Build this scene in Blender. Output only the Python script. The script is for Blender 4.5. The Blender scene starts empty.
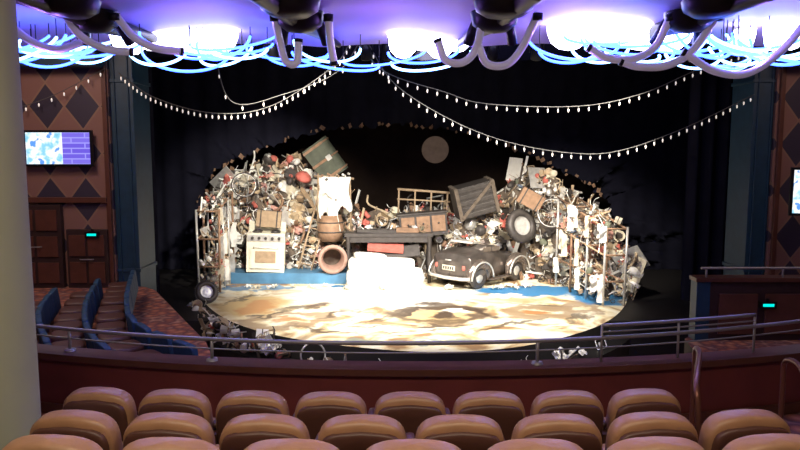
import bpy, math, random
from mathutils import Vector, Matrix, Euler
random.seed(7)
R=random.random
def U(a,b): return a+(b-a)*random.random()
scene=bpy.context.scene
scene.view_settings.view_transform='Standard'

# ---------------------------------------------------------------- materials
def mk(name,col,rough=.6,metal=0.0,var=.3,scale=6.0,bump=.15,emit=None,es=0.0,spec=None):
    m=bpy.data.materials.new(name); m.use_nodes=True
    nt=m.node_tree; b=nt.nodes['Principled BSDF']
    tc=nt.nodes.new('ShaderNodeTexCoord')
    n=nt.nodes.new('ShaderNodeTexNoise'); n.inputs['Scale'].default_value=scale; n.inputs['Detail'].default_value=4
    nt.links.new(tc.outputs['Object'],n.inputs['Vector'])
    mx=nt.nodes.new('ShaderNodeMix'); mx.data_type='RGBA'
    mx.inputs[6].default_value=(*[c*(1-var) for c in col],1)
    mx.inputs[7].default_value=(*[min(1,c*(1+var)) for c in col],1)
    nt.links.new(n.outputs['Fac'],mx.inputs[0]); nt.links.new(mx.outputs[2],b.inputs['Base Color'])
    b.inputs['Roughness'].default_value=rough; b.inputs['Metallic'].default_value=metal
    if spec is not None: b.inputs['Specular IOR Level'].default_value=spec
    if bump>0:
        bp=nt.nodes.new('ShaderNodeBump'); bp.inputs['Strength'].default_value=bump; bp.inputs['Distance'].default_value=.02
        nt.links.new(n.outputs['Fac'],bp.inputs['Height']); nt.links.new(bp.outputs[0],b.inputs['Normal'])
    if emit:
        b.inputs['Emission Color'].default_value=(*emit,1); b.inputs['Emission Strength'].default_value=es
    return m

def N(m,t): return m.node_tree.nodes.new(t)
def ramp(m,stops,interp='LINEAR'):
    r=N(m,'ShaderNodeValToRGB'); cr=r.color_ramp; cr.interpolation=interp
    while len(cr.elements)<len(stops): cr.elements.new(.5)
    for e,(p,c) in zip(cr.elements,stops): e.position=p; e.color=(*c,1)
    return r

M_diam=mk('harlequin_panel',(.2,.1,.06),.5,0,.2,3)
def setup_diamond(m,a,b,c1,c2):
    nt=m.node_tree; L=nt.links; bs=nt.nodes['Principled BSDF']
    tc=N(m,'ShaderNodeTexCoord'); sx=N(m,'ShaderNodeSeparateXYZ'); L.new(tc.outputs['Object'],sx.inputs[0])
    def mt(op,i0,i1):
        n=N(m,'ShaderNodeMath'); n.operation=op
        for k,i in enumerate((i0,i1)):
            if i is None: continue
            if isinstance(i,(int,float)): n.inputs[k].default_value=i
            else: L.new(i,n.inputs[k])
        return n.outputs[0]
    xa=mt('DIVIDE',sx.outputs[0],a); zb=mt('DIVIDE',sx.outputs[2],b)
    u=mt('ADD',xa,zb); v=mt('SUBTRACT',xa,zb)
    cb=N(m,'ShaderNodeCombineXYZ'); L.new(u,cb.inputs[0]); L.new(v,cb.inputs[1]); cb.inputs[2].default_value=.5
    ck=N(m,'ShaderNodeTexChecker'); ck.inputs['Scale'].default_value=1
    ck.inputs['Color1'].default_value=(*c1,1); ck.inputs['Color2'].default_value=(*c2,1)
    L.new(cb.outputs[0],ck.inputs[0])
    fu=mt('PINGPONG',u,.5); fv=mt('PINGPONG',v,.5)
    mn=mt('MINIMUM',fu,fv); ls=mt('LESS_THAN',mn,.03)
    mx=N(m,'ShaderNodeMix'); mx.data_type='RGBA'; L.new(ls,mx.inputs[0]); L.new(ck.outputs[0],mx.inputs[6]); mx.inputs[7].default_value=(.26,.15,.1,1)
    L.new(mx.outputs[2],bs.inputs['Base Color'])
setup_diamond(M_diam,.78,1.02,(.23,.115,.09),(.04,.03,.05))

M_black=mk('black_drape',(.008,.008,.012),.95,0,.4,2,0,spec=.1)
M_navy=mk('navy_velour',(.011,.011,.02),.95,0,.4,2,0,spec=.1)
M_back=mk('backdrop_cloth',(.03,.02,.015),.95,0,.6,1.2,0,spec=.05)
M_teal=mk('teal_panel',(.01,.04,.07),.5,0,.4,5)
M_wood=mk('dark_mahogany',(.1,.035,.022),.4,0,.4,6)
M_woodd=mk('dark_wood',(.035,.016,.014),.5,0,.4,6)
M_maroon=mk('maroon_laminate',(.15,.032,.028),.45,0,.35,3)
M_deck=mk('black_deck',(.012,.01,.01),.6,0,.4,4)
M_rail=mk('brushed_steel',(.3,.28,.27),.4,.4,.1,20,.05)
M_red_rail=mk('bronze_rail',(.2,.08,.05),.35,.5,.1,20,.05)
M_col=mk('column_plaster',(.25,.25,.17),.7,0,.12,2,.05)
M_ceil=mk('lavender_ceiling',(.5,.4,.86),.6,0,.05,1,.0)
M_cdark=mk('dark_ceiling',(.01,.01,.03),.8)
M_plain=mk('side_wall_fabric',(.06,.035,.03),.8)
M_leather=mk('tan_leather',(.37,.19,.10),.4,0,.15,14,.2)
M_leatherd=mk('seat_shell',(.09,.034,.022),.45,0,.2,10)
M_blue=mk('blue_upholstery',(.008,.045,.1),.7,0,.4,12)
M_blackm=mk('black_metal',(.012,.012,.016),.4,.5,.2,10,.05)
M_glass=mk('frosted_tube',(.75,.72,.8),.2,0,.1,3,0,emit=(.6,.55,.9),es=.1)
M_neonb=mk('neon_blue',(.1,.2,1),.4,0,0,1,0,emit=(.04,.11,1),es=9)
M_neonc=mk('neon_cyan',(.2,.6,1),.4,0,0,1,0,emit=(.25,.55,1),es=6)
M_lamp=mk('lamp_diffuser',(1,1,1),.4,0,0,1,0,emit=(.8,.78,1),es=8)
M_bulb=mk('bulb_glow',(1,.9,.8),.4,0,0,1,0,emit=(1,.92,.8),es=.55)
M_wire=mk('wire_cable',(.1,.095,.09),.6)
M_exit=mk('exit_sign_green',(.0,.3,.3),.4,0,0,1,0,emit=(.0,.75,.65),es=1.3)

M_carpet=mk('patterned_carpet',(.2,.07,.04),.95)
def _c():
    m=M_carpet; nt=m.node_tree; b=nt.nodes['Principled BSDF']
    tc=N(m,'ShaderNodeTexCoord'); v=N(m,'ShaderNodeTexVoronoi'); v.inputs['Scale'].default_value=5
    nt.links.new(tc.outputs['Object'],v.inputs['Vector'])
    r=ramp(m,[(0,(.6,.27,.15)),(.35,(.34,.11,.06)),(.6,(.13,.05,.05)),(.9,(.5,.26,.17))])
    nt.links.new(v.outputs['Distance'],r.inputs[0]); nt.links.new(r.outputs[0],b.inputs['Base Color'])
_c()
# painted stage floor : loose scenic painting of a cat face with strokes
M_paint=mk('painted_stage_floor',(.8,.75,.6),.5)
def _p():
    m=M_paint; nt=m.node_tree; L=nt.links; b=nt.nodes['Principled BSDF']
    tc=N(m,'ShaderNodeTexCoord')
    n1=N(m,'ShaderNodeTexNoise'); n1.inputs['Scale'].default_value=.62; n1.inputs['Detail'].default_value=5; n1.inputs['Distortion'].default_value=1.8
    L.new(tc.outputs['Object'],n1.inputs['Vector'])
    r1=ramp(m,[(0,(.2,.1,.05)),(.37,(.34,.2,.1)),(.42,(.6,.44,.24)),(.47,(.82,.72,.48)),(.53,(.9,.84,.68)),(.6,(.86,.8,.64)),(.65,(.62,.48,.28)),(.72,(.34,.24,.14))])
    L.new(n1.outputs['Fac'],r1.inputs[0])
    cur=r1.outputs[0]
    nd=N(m,'ShaderNodeTexNoise'); nd.inputs['Scale'].default_value=1.7; nd.inputs['Detail'].default_value=5; L.new(tc.outputs['Object'],nd.inputs['Vector'])
    s1=N(m,'ShaderNodeVectorMath'); s1.operation='SUBTRACT'; s1.inputs[1].default_value=(.5,.5,.5); L.new(nd.outputs['Color'],s1.inputs[0])
    s2=N(m,'ShaderNodeVectorMath'); s2.operation='SCALE'; s2.inputs['Scale'].default_value=1.5; L.new(s1.outputs[0],s2.inputs[0])
    s3=N(m,'ShaderNodeVectorMath'); s3.operation='ADD'; L.new(s2.outputs[0],s3.inputs[0]); L.new(tc.outputs['Object'],s3.inputs[1])
    V=s3.outputs[0]
    def blob(cx,cy,rx,ry,col,inner=0.0,soft=.12,rot=0,amt=1):
        nonlocal cur
        sb=N(m,'ShaderNodeVectorMath'); sb.operation='SUBTRACT'; sb.inputs[1].default_value=(cx,cy,0); L.new(V,sb.inputs[0])
        mp=N(m,'ShaderNodeMapping'); mp.vector_type='TEXTURE'; mp.inputs['Rotation'].default_value=(0,0,rot); mp.inputs['Scale'].default_value=(rx,ry,1); L.new(sb.outputs[0],mp.inputs[0])
        mz=N(m,'ShaderNodeVectorMath'); mz.operation='MULTIPLY'; mz.inputs[1].default_value=(1,1,0); L.new(mp.outputs[0],mz.inputs[0])
        ln=N(m,'ShaderNodeVectorMath'); ln.operation='LENGTH'; L.new(mz.outputs[0],ln.inputs[0])
        hf=N(m,'ShaderNodeMath'); hf.operation='MULTIPLY'; hf.inputs[1].default_value=.5; L.new(ln.outputs['Value'],hf.inputs[0])
        a=(amt,)*3
        st=[(0,a),(.5-soft,a),(.5,(0,0,0))]
        if inner>0: st=[(0,(0,0,0)),(max(.01,inner/2-soft/2),(0,0,0)),(inner/2,a),(.5-soft/2,a),(.5,(0,0,0))]
        r=ramp(m,st); L.new(hf.outputs[0],r.inputs[0])
        mx=N(m,'ShaderNodeMix'); mx.data_type='RGBA'; L.new(r.outputs[0],mx.inputs[0]); L.new(cur,mx.inputs[6]); mx.inputs[7].default_value=(*col,1); cur=mx.outputs[2]
    BR=(.07,.045,.03); OR=(.5,.22,.08); WH=(.96,.93,.85); BL=(.04,.2,.42); TN=(.36,.25,.15); OC=(.6,.43,.2)
    blob(-.6,19.3,3.2,1.6,WH,0,.2); blob(.2,18.4,1.6,.9,WH,0,.2)  # white blobs paint the blown-out pool of light at stage centre
    blob(-3.9,18.0,1.2,1.6,OC,0,.2); blob(-3.7,17.8,.6,.9,OR,0,.2,0,.8)
    blob(-2.7,16.4,1.4,.9,TN,.55,.15,.4,.9); blob(-2.7,16.4,.5,.4,OR,0,.2,0,.8)
    blob(-2.4,17.9,1.0,.22,BR,0,.2,.5,.8); blob(-3.3,16.9,.8,.15,BR,0,.2,1.0,.8); blob(-1.7,15.4,1.1,.16,BR,0,.25,-.4,.8); blob(-1.6,17.1,.8,.14,BR,0,.25,.9,.8); blob(-4.4,18.9,.9,.16,BR,0,.2,1.2,.8)
    blob(1.0,17.0,1.5,1.45,TN,0,.2,.0,.85); blob(.8,16.8,1.1,.8,OC,0,.15,.3,.8); blob(1.3,17.3,.5,.35,WH,0,.2,.1,.8)
    blob(1.0,17.2,1.35,1.2,BR,.7,.15,.25,.85); blob(1.1,16.9,.35,.5,BR,0,.2,.5); blob(1.0,17.8,1.0,.28,BR,0,.15,-.12,.9); blob(.9,15.9,1.1,.2,BR,0,.2,.1,.9)
    blob(.2,17.3,.7,.16,BR,0,.2,1.2); blob(1.9,17.3,.7,.2,BR,0,.2,-1.0); blob(.4,15.35,1.5,.16,BR,0,.25,.2,.8); blob(2.2,15.7,.9,.16,BR,0,.25,.7,.8); blob(-.6,16.5,1.0,.13,BR,0,.3,.4,.8); blob(-.6,15.9,1.0,.12,BR,0,.3,.0,.8); blob(.2,14.6,1.6,.25,(.25,.3,.25),.4,.2,0,.8)
    blob(3.6,17.2,1.1,.9,TN,.5,.2,0,.9); blob(3.5,17.2,.4,.3,OR,0,.2); blob(3.3,18.7,1.2,.4,OC,0,.3,0,.8); blob(4.7,17.7,.5,.8,TN,.4,.2,0,.9); blob(2.9,16.2,.8,.14,BR,0,.25,.5,.8); blob(3.6,18.0,.9,.13,BR,0,.25,-.3,.8); blob(4.3,16.6,.6,.13,BR,0,.25,.9,.8)
    blob(3.9,20.0,2.1,.75,BL,0,.12); blob(5.5,18.9,.8,1.2,BL,0,.15); blob(-4.4,20.4,1.6,.4,BL,0,.12,0,.8); blob(-1.5,20.5,.7,.3,BL,0,.15); blob(-5.5,19.2,.4,.8,BL,0,.2,0,.8); blob(3.0,19.3,.5,.25,WH,0,.2)
    L.new(cur,b.inputs['Base Color'])
_p()
M_bluefl=mk('blue_painted_riser',(.07,.19,.32),.5,0,.7,2)
M_moon=mk('moon_self_glow',(.2,.17,.14),.9,0,.6,3.5,.0,emit=(.2,.13,.09),es=.3)  # faint emission makes the moon disc glow by itself
M_screen=mk('tv_screen',(.02,.02,.05),.3)
def _s():
    m=M_screen; nt=m.node_tree; L=nt.links; b=nt.nodes['Principled BSDF']
    tc=N(m,'ShaderNodeTexCoord'); sx=N(m,'ShaderNodeSeparateXYZ'); L.new(tc.outputs['Object'],sx.inputs[0])
    v=N(m,'ShaderNodeTexNoise'); v.inputs['Scale'].default_value=5; L.new(tc.outputs['Object'],v.inputs['Vector'])
    r=ramp(m,[(0,(.05,.25,.15)),(.4,(.25,.6,.8)),(.5,(.85,.9,1)),(.58,(.95,.95,.8)),(.64,(.1,.3,.8))]); L.new(v.outputs['Fac'],r.inputs[0])
    w=N(m,'ShaderNodeTexBrick'); w.inputs['Scale'].default_value=2.2; w.inputs['Color1'].default_value=(.12,.08,.6,1); w.inputs['Color2'].default_value=(.2,.16,.7,1); w.inputs['Mortar'].default_value=(.3,.28,.8,1)
    w.inputs['Mortar Size'].default_value=.03; w.inputs['Brick Width'].default_value=1.3
    mp=N(m,'ShaderNodeMapping'); mp.inputs['Rotation'].default_value=(math.pi/2,0,0); L.new(tc.outputs['Object'],mp.inputs[0]); L.new(mp.outputs[0],w.inputs['Vector'])
    g=N(m,'ShaderNodeMath'); g.operation='GREATER_THAN'; g.inputs[1].default_value=.1; L.new(sx.outputs[0],g.inputs[0])
    mx=N(m,'ShaderNodeMix'); mx.data_type='RGBA'; L.new(g.outputs[0],mx.inputs[0]); L.new(r.outputs[0],mx.inputs[6]); L.new(w.outputs[0],mx.inputs[7])
    L.new(mx.outputs[2],b.inputs['Emission Color']); b.inputs['Emission Strength'].default_value=1.3
_s()
JP=[mk('j_hull',(.13,.1,.075),.9,0,.7,5),
 mk('j_paper',(.62,.56,.43),.9,0,.35,5), mk('j_white',(.85,.82,.76),.9,0,.2,5),
 mk('j_rust',(.3,.18,.11),.7,.2,.5,7), mk('j_dark',(.07,.06,.055),.5,.3,.5,7),
 mk('j_wood',(.38,.27,.17),.8,0,.4,8), mk('j_silver',(.68,.66,.62),.35,.5,.4,8),
 mk('j_red',(.5,.13,.1),.7,0,.4,7), mk('j_green',(.15,.16,.11),.8,0,.5,7),
 mk('j_blue',(.12,.16,.24),.7,0,.4,7), mk('j_tan',(.52,.4,.26),.8,0,.4,7), mk('j_pink',(.6,.33,.27),.8,0,.3,7)]

# ---------------------------------------------------------------- mesh builder
class MB:
    def __init__(s): s.v=[];s.f=[];s.m=[];s.s=[]
    def add(s,vs,fs,mi=0,M=None,sm=False):
        o=len(s.v)
        for v in vs:
            v=Vector(v); s.v.append(M@v if M else v)
        for f in fs: s.f.append([i+o for i in f]); s.m.append(mi); s.s.append(sm)
    def box(s,c,size,rot=(0,0,0),mi=0,M=None):
        x,y,z=[q/2 for q in size]
        vs=[(-x,-y,-z),(x,-y,-z),(x,y,-z),(-x,y,-z),(-x,-y,z),(x,-y,z),(x,y,z),(-x,y,z)]
        fs=[(3,2,1,0),(4,5,6,7),(0,1,5,4),(1,2,6,5),(2,3,7,6),(3,0,4,7)]
        T=Matrix.Translation(c)@Euler(rot).to_matrix().to_4x4()
        s.add(vs,fs,mi,(M@T) if M else T)
    def tube(s,pts,r,n=8,mi=0,M=None,closed=False,caps=True):
        P=[Vector(p) for p in pts]; k=len(P); rs=r if isinstance(r,(list,tuple)) else [r]*k
        up=None; vs=[]
        for i in range(k):
            if closed: t=P[(i+1)%k]-P[i-1]
            else: t=P[min(i+1,k-1)]-P[max(i-1,0)]
            t=t.normalized() if t.length>1e-9 else Vector((0,0,1))
            if up is None:
                up=Vector((0,0,1)) if abs(t.z)<.9 else Vector((1,0,0))
            a=(up-t*up.dot(t)); a=a.normalized() if a.length>1e-6 else t.orthogonal().normalized(); up=a; b=t.cross(a)
            for j in range(n):
                th=2*math.pi*j/n; vs.append(P[i]+(a*math.cos(th)+b*math.sin(th))*rs[i])
        fs=[]
        for i in range(k if closed else k-1):
            i2=(i+1)%k
            for j in range(n):
                fs.append((i*n+j,i*n+(j+1)%n,i2*n+(j+1)%n,i2*n+j))
        if caps and not closed: fs.append(tuple(range(n))[::-1]); fs.append(tuple((k-1)*n+j for j in range(n)))
        s.add(vs,fs,mi,M,True)
    def cyl(s,a,b,r,r2=None,n=12,mi=0,M=None): s.tube([a,b],[r,r if r2 is None else r2],n,mi,M)
    def lathe(s,prof,n=20,mi=0,M=None):
        vs=[];k=len(prof)
        for r,z in prof:
            for j in range(n):
                th=2*math.pi*j/n; vs.append((r*math.cos(th),r*math.sin(th),z))
        fs=[(i*n+j,i*n+(j+1)%n,(i+1)*n+(j+1)%n,(i+1)*n+j) for i in range(k-1) for j in range(n)]
        s.add(vs,fs,mi,M,True)
    def torus(s,c,R_,r,mi=0,rot=(0,0,0),n=24,m=8,M=None):
        T=Matrix.Translation(c)@Euler(rot).to_matrix().to_4x4(); T=(M@T) if M else T
        s.tube([(R_*math.cos(2*math.pi*i/n),R_*math.sin(2*math.pi*i/n),0) for i in range(n)],r,m,mi,T,True)
    def grid(s,fn,nu,nv,mi=0,M=None,sm=True):
        vs=[fn(i/nu,j/nv) for j in range(nv+1) for i in range(nu+1)]
        w=nu+1
        s.add(vs,[(j*w+i,j*w+i+1,(j+1)*w+i+1,(j+1)*w+i) for j in range(nv) for i in range(nu)],mi,M,sm)
    def sq(s,c,size,e=.4,mi=0,rot=(0,0,0),n=20,m=12,arch=0,M=None):
        T=Matrix.Translation(c)@Euler(rot).to_matrix().to_4x4(); T=(M@T) if M else T
        pw=lambda a:math.copysign(abs(a)**e,a)
        def fn(u,v):
            a=2*math.pi*u; b=-math.pi/2+math.pi*v
            x=pw(math.cos(b))*pw(math.cos(a)); y=pw(math.cos(b))*pw(math.sin(a)); z=pw(math.sin(b))
            if z>0: z-=arch*x*x
            return (x*size[0]/2,y*size[1]/2,z*size[2]/2)
        s.grid(fn,n,m,mi,T)
    def prism(s,poly,z0,z1,mi=0,mi_side=None):
        n=len(poly); vs=[(x,y,z0) for x,y in poly]+[(x,y,z1) for x,y in poly]
        s.add(vs,[tuple(range(n,2*n))],mi); s.add(vs,[tuple(range(n))[::-1]]+[(i,(i+1)%n,n+(i+1)%n,n+i) for i in range(n)],mi if mi_side is None else mi_side)
    def obj(s,name,mats,bevel=0,origin=None):
        me=bpy.data.meshes.new(name)
        o=Vector(origin) if origin else Vector((0,0,0))
        me.from_pydata([tuple(v-o) for v in s.v],[],s.f)
        for m in mats: me.materials.append(m)
        for p,mi,sm in zip(me.polygons,s.m,s.s): p.material_index=mi; p.use_smooth=sm
        me.update(); ob=bpy.data.objects.new(name,me); ob.location=o; scene.collection.objects.link(ob)
        if bevel:
            b=ob.modifiers.new('bevel','BEVEL'); b.width=bevel; b.segments=2; b.limit_method='ANGLE'
        return ob
def spline(pts,k=8):
    P=[Vector(p) for p in pts]; P=[2*P[0]-P[1]]+P+[2*P[-1]-P[-2]]; out=[]
    for i in range(1,len(P)-2):
        for j in range(k):
            t=j/k; a,b,c,d=P[i-1:i+3]
            out.append(.5*((2*b)+(c-a)*t+(2*a-5*b+4*c-d)*t*t+(-a+3*b-3*c+d)*t**3))
    out.append(P[-2]); return out
def interp(tab,x):
    if x<=tab[0][0]: return tab[0][1]
    for (a,b),(c,d) in zip(tab,tab[1:]):
        if x<=c: return b+(d-b)*(x-a)/(c-a)
    return tab[-1][1]
def boxobj(name,c,size,mat,rot=(0,0,0),bevel=0):
    b=MB(); b.box((0,0,0),size,rot); o=b.obj(name,[mat],bevel); o.location=c; return o

# ---------------------------------------------------------------- room shell
boxobj('floor',(0,12,-1.1),(24,32,.2),M_carpet)
boxobj('wall_left',(-9.9,6.9,3),(.2,16.8,8.4),M_plain)
boxobj('wall_right',(10.1,6.9,3),(.2,16.8,8.4),M_plain)
boxobj('wall_back',(0,-1.6,3),(20,.2,8.4),M_plain)
boxobj('ceiling',(0,15,7.3),(24,14,.2),M_cdark)
boxobj('wall_front_left',(-8.1,15.4,3),(3.5,.2,8.4),M_diam)
boxobj('wall_front_right',(9.1,15.4,3.2),(1.8,.2,8.8),M_diam)
for nm,x0,x1 in (('proscenium_pillar',-6.35,-5.85),('proscenium_pillar',7.75,8.25)):
    b=MB(); b.box(((x0+x1)/2,15.9,3.1),(x1-x0,1.0,8.2)); 
    for z in (.6,1.4,5.6): b.box(((x0+x1)/2,15.9,z),(x1-x0+.06,1.06,.08))
    for k in (-.15,.15): b.box(((x0+x1)/2+k,15.38,3.2),(.03,.04,7.6))
    b.obj(nm,[M_teal],.01)
b=MB(); b.box((-8.1,15.1,6.0),(3.4,.5,.3)); b.box((-8.1,15.0,6.25),(3.4,.7,.12)); b.obj('trim_1',[M_teal],.02)
b=MB(); b.box((9.1,15.1,6.0),(1.8,.5,.3)); b.box((9.1,15.0,6.25),(1.8,.7,.12)); b.obj('trim_2',[M_teal],.02)
b=MB(); b.box((-9.55,15.26,3.4),(.1,.08,5)); b.box((-6.42,15.26,3.4),(.1,.08,5)); b.obj('trim_3',[M_wood],.01)
b=MB(); b.box((8.3,15.26,3.4),(.1,.08,5)); b.obj('trim_4',[M_wood],.01)

# stage house
boxobj('stage_wall_left',(-10.6,21.6,3.2),(.2,12,8.6),M_black)
boxobj('stage_wall_right',(12.6,21.6,3.2),(.2,12,8.6),M_black)
boxobj('stage_wall_back',(1,27.7,3.2),(23.4,.2,8.6),M_black)
boxobj('stage_ceiling',(1,21.6,8.3),(23.4,12,.2),M_black)
boxobj('stage_wing_wall_left',(-8.5,16.3,3.2),(4.2,.2,8.6),M_black)
boxobj('stage_wing_wall_right',(10.5,16.3,3.2),(4.4,.2,8.6),M_black)
b=MB(); b.prism([(-10.48,16.42),(12.48,16.42),(12.48,27.58),(-10.48,27.58)],-.99,-.012,0); b.obj('stage_deck',[M_deck])
front=spline([(-6.1,20.6,0),(-5.2,18.2,0),(-3.9,16.1,0),(-2.2,14.7,0),(0,13.85,0),(1.6,13.85,0),(3.1,14.5,0),(4.75,16.0,0),(5.95,18,0),(6.9,20.6,0)],6)
poly=[(p.x,p.y) for p in front]+[(6.9,24),(-6.1,24)]
b=MB(); b.prism(poly,-.99,0,0,1); b.obj('stage_floor',[M_paint,M_deck])
led=[(p.x*1.03,p.y-.55) for p in front if p.y<18.5]; inn=[(p.x,p.y+.02) for p in front if p.y<18.5]
b=MB()
for i in range(len(led)-1):
    q=[led[i],led[i+1],(inn[i+1][0],inn[i+1][1]-.03),(inn[i][0],inn[i][1]-.03)]
    b.prism(q,-.99,-.45,0)
b.obj('stage_apron_ledge',[M_deck])
b=MB(); b.prism([(-6.0,21.0),(-1.3,20.95),(-.6,21.6),(-.6,23.3),(-6.0,23.3)],0,.33,0,0); b.obj('stage_riser',[M_bluefl,M_woodd],.01)

b=MB(); b.grid(lambda u,v:(-5.85+13.6*u,16.35+.07*math.sin(u*150),6.2+1.9*v+.04*math.sin(u*37)),300,3); b.obj('stage_curtain_valance',[M_navy])
inner=[(-6.9,0),(-6.8,2.4),(-6.3,3.4),(-5.1,3.93),(-3.7,4.5),(-2.35,4.83),(0,4.95),(1.35,4.83),(3.4,4.36),(4.75,3.76),(6.1,3.1),(7.1,2.4),(7.7,1.1),(7.8,0)]
outer=[(-10.4,0),(-10.4,2.6),(-10.4,4.5),(-10.4,8.1),(-6,8.1),(-3,8.1),(0,8.1),(2,8.1),(5,8.1),(9,8.1),(12.4,8.1),(12.4,4),(12.4,1.5),(12.4,0)]
def dens(p,k):
    out=[]
    for a,c in zip(p,p[1:]):
        for j in range(k): out.append((a[0]+(c[0]-a[0])*j/k,a[1]+(c[1]-a[1])*j/k))
    out.append(p[-1]); return out
di,do=dens(inner,14),dens(outer,14)
b=MB(); vs=[];nr=26
for i,(a,c) in enumerate(zip(di,do)):
    jx,jz=(U(-.07,.07),U(-.12,.08)) if 0<i<len(di)-1 else (0,0)
    for j in range(nr+1):
        t=j/nr; x=a[0]+jx*(1-t)+(c[0]-a[0])*t; z=a[1]+jz*(1-t)+(c[1]-a[1])*t
        vs.append((x,23.6+.09*math.sin(x*9+.6*math.sin(x*2.3)),max(0,z)))
w=nr+1
b.add(vs,[(i*w+j,(i+1)*w+j,(i+1)*w+j+1,i*w+j+1) for i in range(len(di)-1) for j in range(nr)],0,None,True)
for i in range(0,len(di)):
    if di[i][1]>2.2 and random.random()<.35:
        s=U(.06,.14); x,z=di[i]; T=Matrix.Translation((x+U(-.1,.1),23.45,z+U(-.05,.05)))@Euler((U(1,2),U(-1,1),U(-1,1))).to_matrix().to_4x4()
        b.grid(lambda u,v:((u-.5)*s,(v-.5)*s*1.3,.15*s*math.sin(u*9)*math.cos(v*8)),4,4,1,T,False)
b.obj('stage_curtain',[M_navy,JP[3]])
for x0,x1 in ((-8.4,-6.55),(7.7,10.2)):
    b=MB(); b.grid(lambda u,v:(x0+(x1-x0)*u,18.6+.1*math.sin(u*40+x0),0+8.1*v),120,4); b.obj('stage_leg_drape',[M_navy])
b=MB(); b.grid(lambda u,v:(-10+22.2*u,27.0+.04*math.sin(u*60),8.05*v),120,4); b.obj('night_sky_backdrop',[M_back])
b=MB(); b.lathe([(0,.05),(.3,.04),(.46,.02),(.52,0),(.52,-.03)],36,0,Matrix.Translation((1.36,26.92,4.1))@Euler((math.pi/2,0,0)).to_matrix().to_4x4())
for dx in (-.3,.3): b.cyl((1.36+dx,26.93,4.5),(1.36+dx,26.93,8.15),.006,None,6,1)
b.obj('moon',[M_moon,M_blackm])

# ---------------------------------------------------------------- side terraces
b=MB(); b.prism([(-9.8,7),(-2.0,7),(-2.0,8.0),(-3.1,10.8),(-5.35,14.9),(-5.75,15.3),(-9.8,15.3)],-.99,1.05,0,1); b.obj('terrace_floor',[M_carpet,M_woodd])
b=MB(); b.prism([(10,7),(4.6,7),(4.7,9.5),(5.3,12.6),(7.6,15.3),(10,15.3)],-.99,.6,0,1); b.obj('terrace_floor',[M_carpet,M_woodd])
def seatrow(path,z):
    b=MB(); P=spline(path,12); acc=0
    for i in range(1,len(P)):
        acc+=(P[i]-P[i-1]).length
        if acc>=.5:
            acc=0; t=(P[i]-P[i-1]).normalized(); ang=math.atan2(t.y,t.x)
            T=Matrix.Translation((P[i].x,P[i].y,z))@Matrix.Rotation(ang+math.pi,4,'Z')
            b.sq((0,0,.42),(.53,.09,.42),.2,0,(-.12,0,0),16,10,.06,T)
            b.sq((0,.27,.34),(.46,.44,.12),.4,1,(0,0,0),16,8,0,T)
            b.box((0,.15,.13),(.3,.2,.26),(0,0,0),1,T)
    return b.obj('theater_seat_row',[M_blue,M_leatherd])
seatrow([(-6.2,12.4,0),(-5.5,10.4,0),(-4.4,8.5,0),(-3.8,7.6,0)],1.05)
seatrow([(-5.85,13.4,0),(-5.05,11.0,0),(-4.2,9.2,0),(-3.3,8.0,0)],1.05)
seatrow([(-5.5,14.2,0),(-4.55,11.4,0),(-3.75,9.7,0),(-2.5,8.35,0)],1.05)
seatrow([(-7.6,13.2,0),(-7.0,11.2,0),(-6.2,9.4,0)],1.05)

def door(name,x0,x1,z0,z1,y,rows):
    b=MB(); b.box(((x0+x1)/2,y,(z0+z1)/2),(x1-x0,.12,z1-z0))
    h=(z1-z0-.1)/rows
    for r in range(rows):
        zc=z0+.05+h*(r+.5)
        for k in (0,1):
            xc=x0+(x1-x0)*(.27+.46*k); b.box((xc,y-.075,zc),((x1-x0)*.4,.04,h*.78),(0,0,0),1)
    b.tube([((x0+x1)/2-.15,y-.1,(z0+z1)/2),((x0+x1)/2-.13,y-.15,(z0+z1)/2),((x0+x1)/2+.13,y-.15,(z0+z1)/2),((x0+x1)/2+.15,y-.1,(z0+z1)/2)],.015,6,2)
    return b.obj(name,[M_woodd,M_wood,M_rail],.01)
door('door_1',-7.35,-6.45,1.05,2.35,15.2,2)
door('door_2',-8.6,-7.45,1.05,2.9,15.2,3)
boxobj('wall_panel',(-8.1,15.22,3.0),(3.3,.1,.12),M_wood,bevel=.01)
def sign(x,y,z):
    b=MB(); b.box((x,y,z),(.3,.06,.12)); b.box((x,y-.035,z),(.2,.01,.05),(0,0,0),1); b.box((x,y+.02,z+.09),(.05,.03,.06)); b.obj('exit_sign',[M_blackm,M_exit])
sign(-6.75,15.08,2.25)
def tv(loc,rz,w,h):
    b=MB(); b.box((0,0,0),(w+.1,.07,h+.1)); b.box((0,.09,0),(.4,.12,.3)); b.box((0,-.04,0),(w,.01,h),(0,0,0),1); b.box((0,-.037,-h/2-.02),(w*.2,.012,.015),(0,0,0),0)
    o=b.obj('television',[M_blackm,M_screen]); o.location=loc; o.rotation_euler=(0,0,rz); return o
tv((-7.4,15.12,4.13),0,1.38,.68)
tv((8.22,13.6,3.28),-.15,.95,.85)
b=MB(); b.tube([(8.35,13.72,3.3),(8.7,14.4,3.3),(8.9,15.28,3.3)],.04,8); b.obj('television_bracket',[M_blackm])
b=MB(); b.box((7.7,12.6,1.15),(4.5,.2,1.1),(0,0,0),1); b.box((5.55,12.6,1.15),(.25,.28,1.14),(0,0,0),2)
for k in range(5): b.box((6.2+k*.85,12.48,1.1),(.7,.05,.75),(0,0,0),0)
b.box((7.7,12.6,1.74),(4.6,.32,.08),(0,0,0),0); b.tube([(5.5,12.5,1.95),(9.9,12.5,1.95)],.025,8,3)
for k in range(4): b.cyl((5.6+k*1.4,12.5,1.76),(5.6+k*1.4,12.5,1.95),.02,None,8,3)
b.obj('box_balustrade',[M_wood,M_woodd,M_teal,M_rail],.008)
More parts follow.
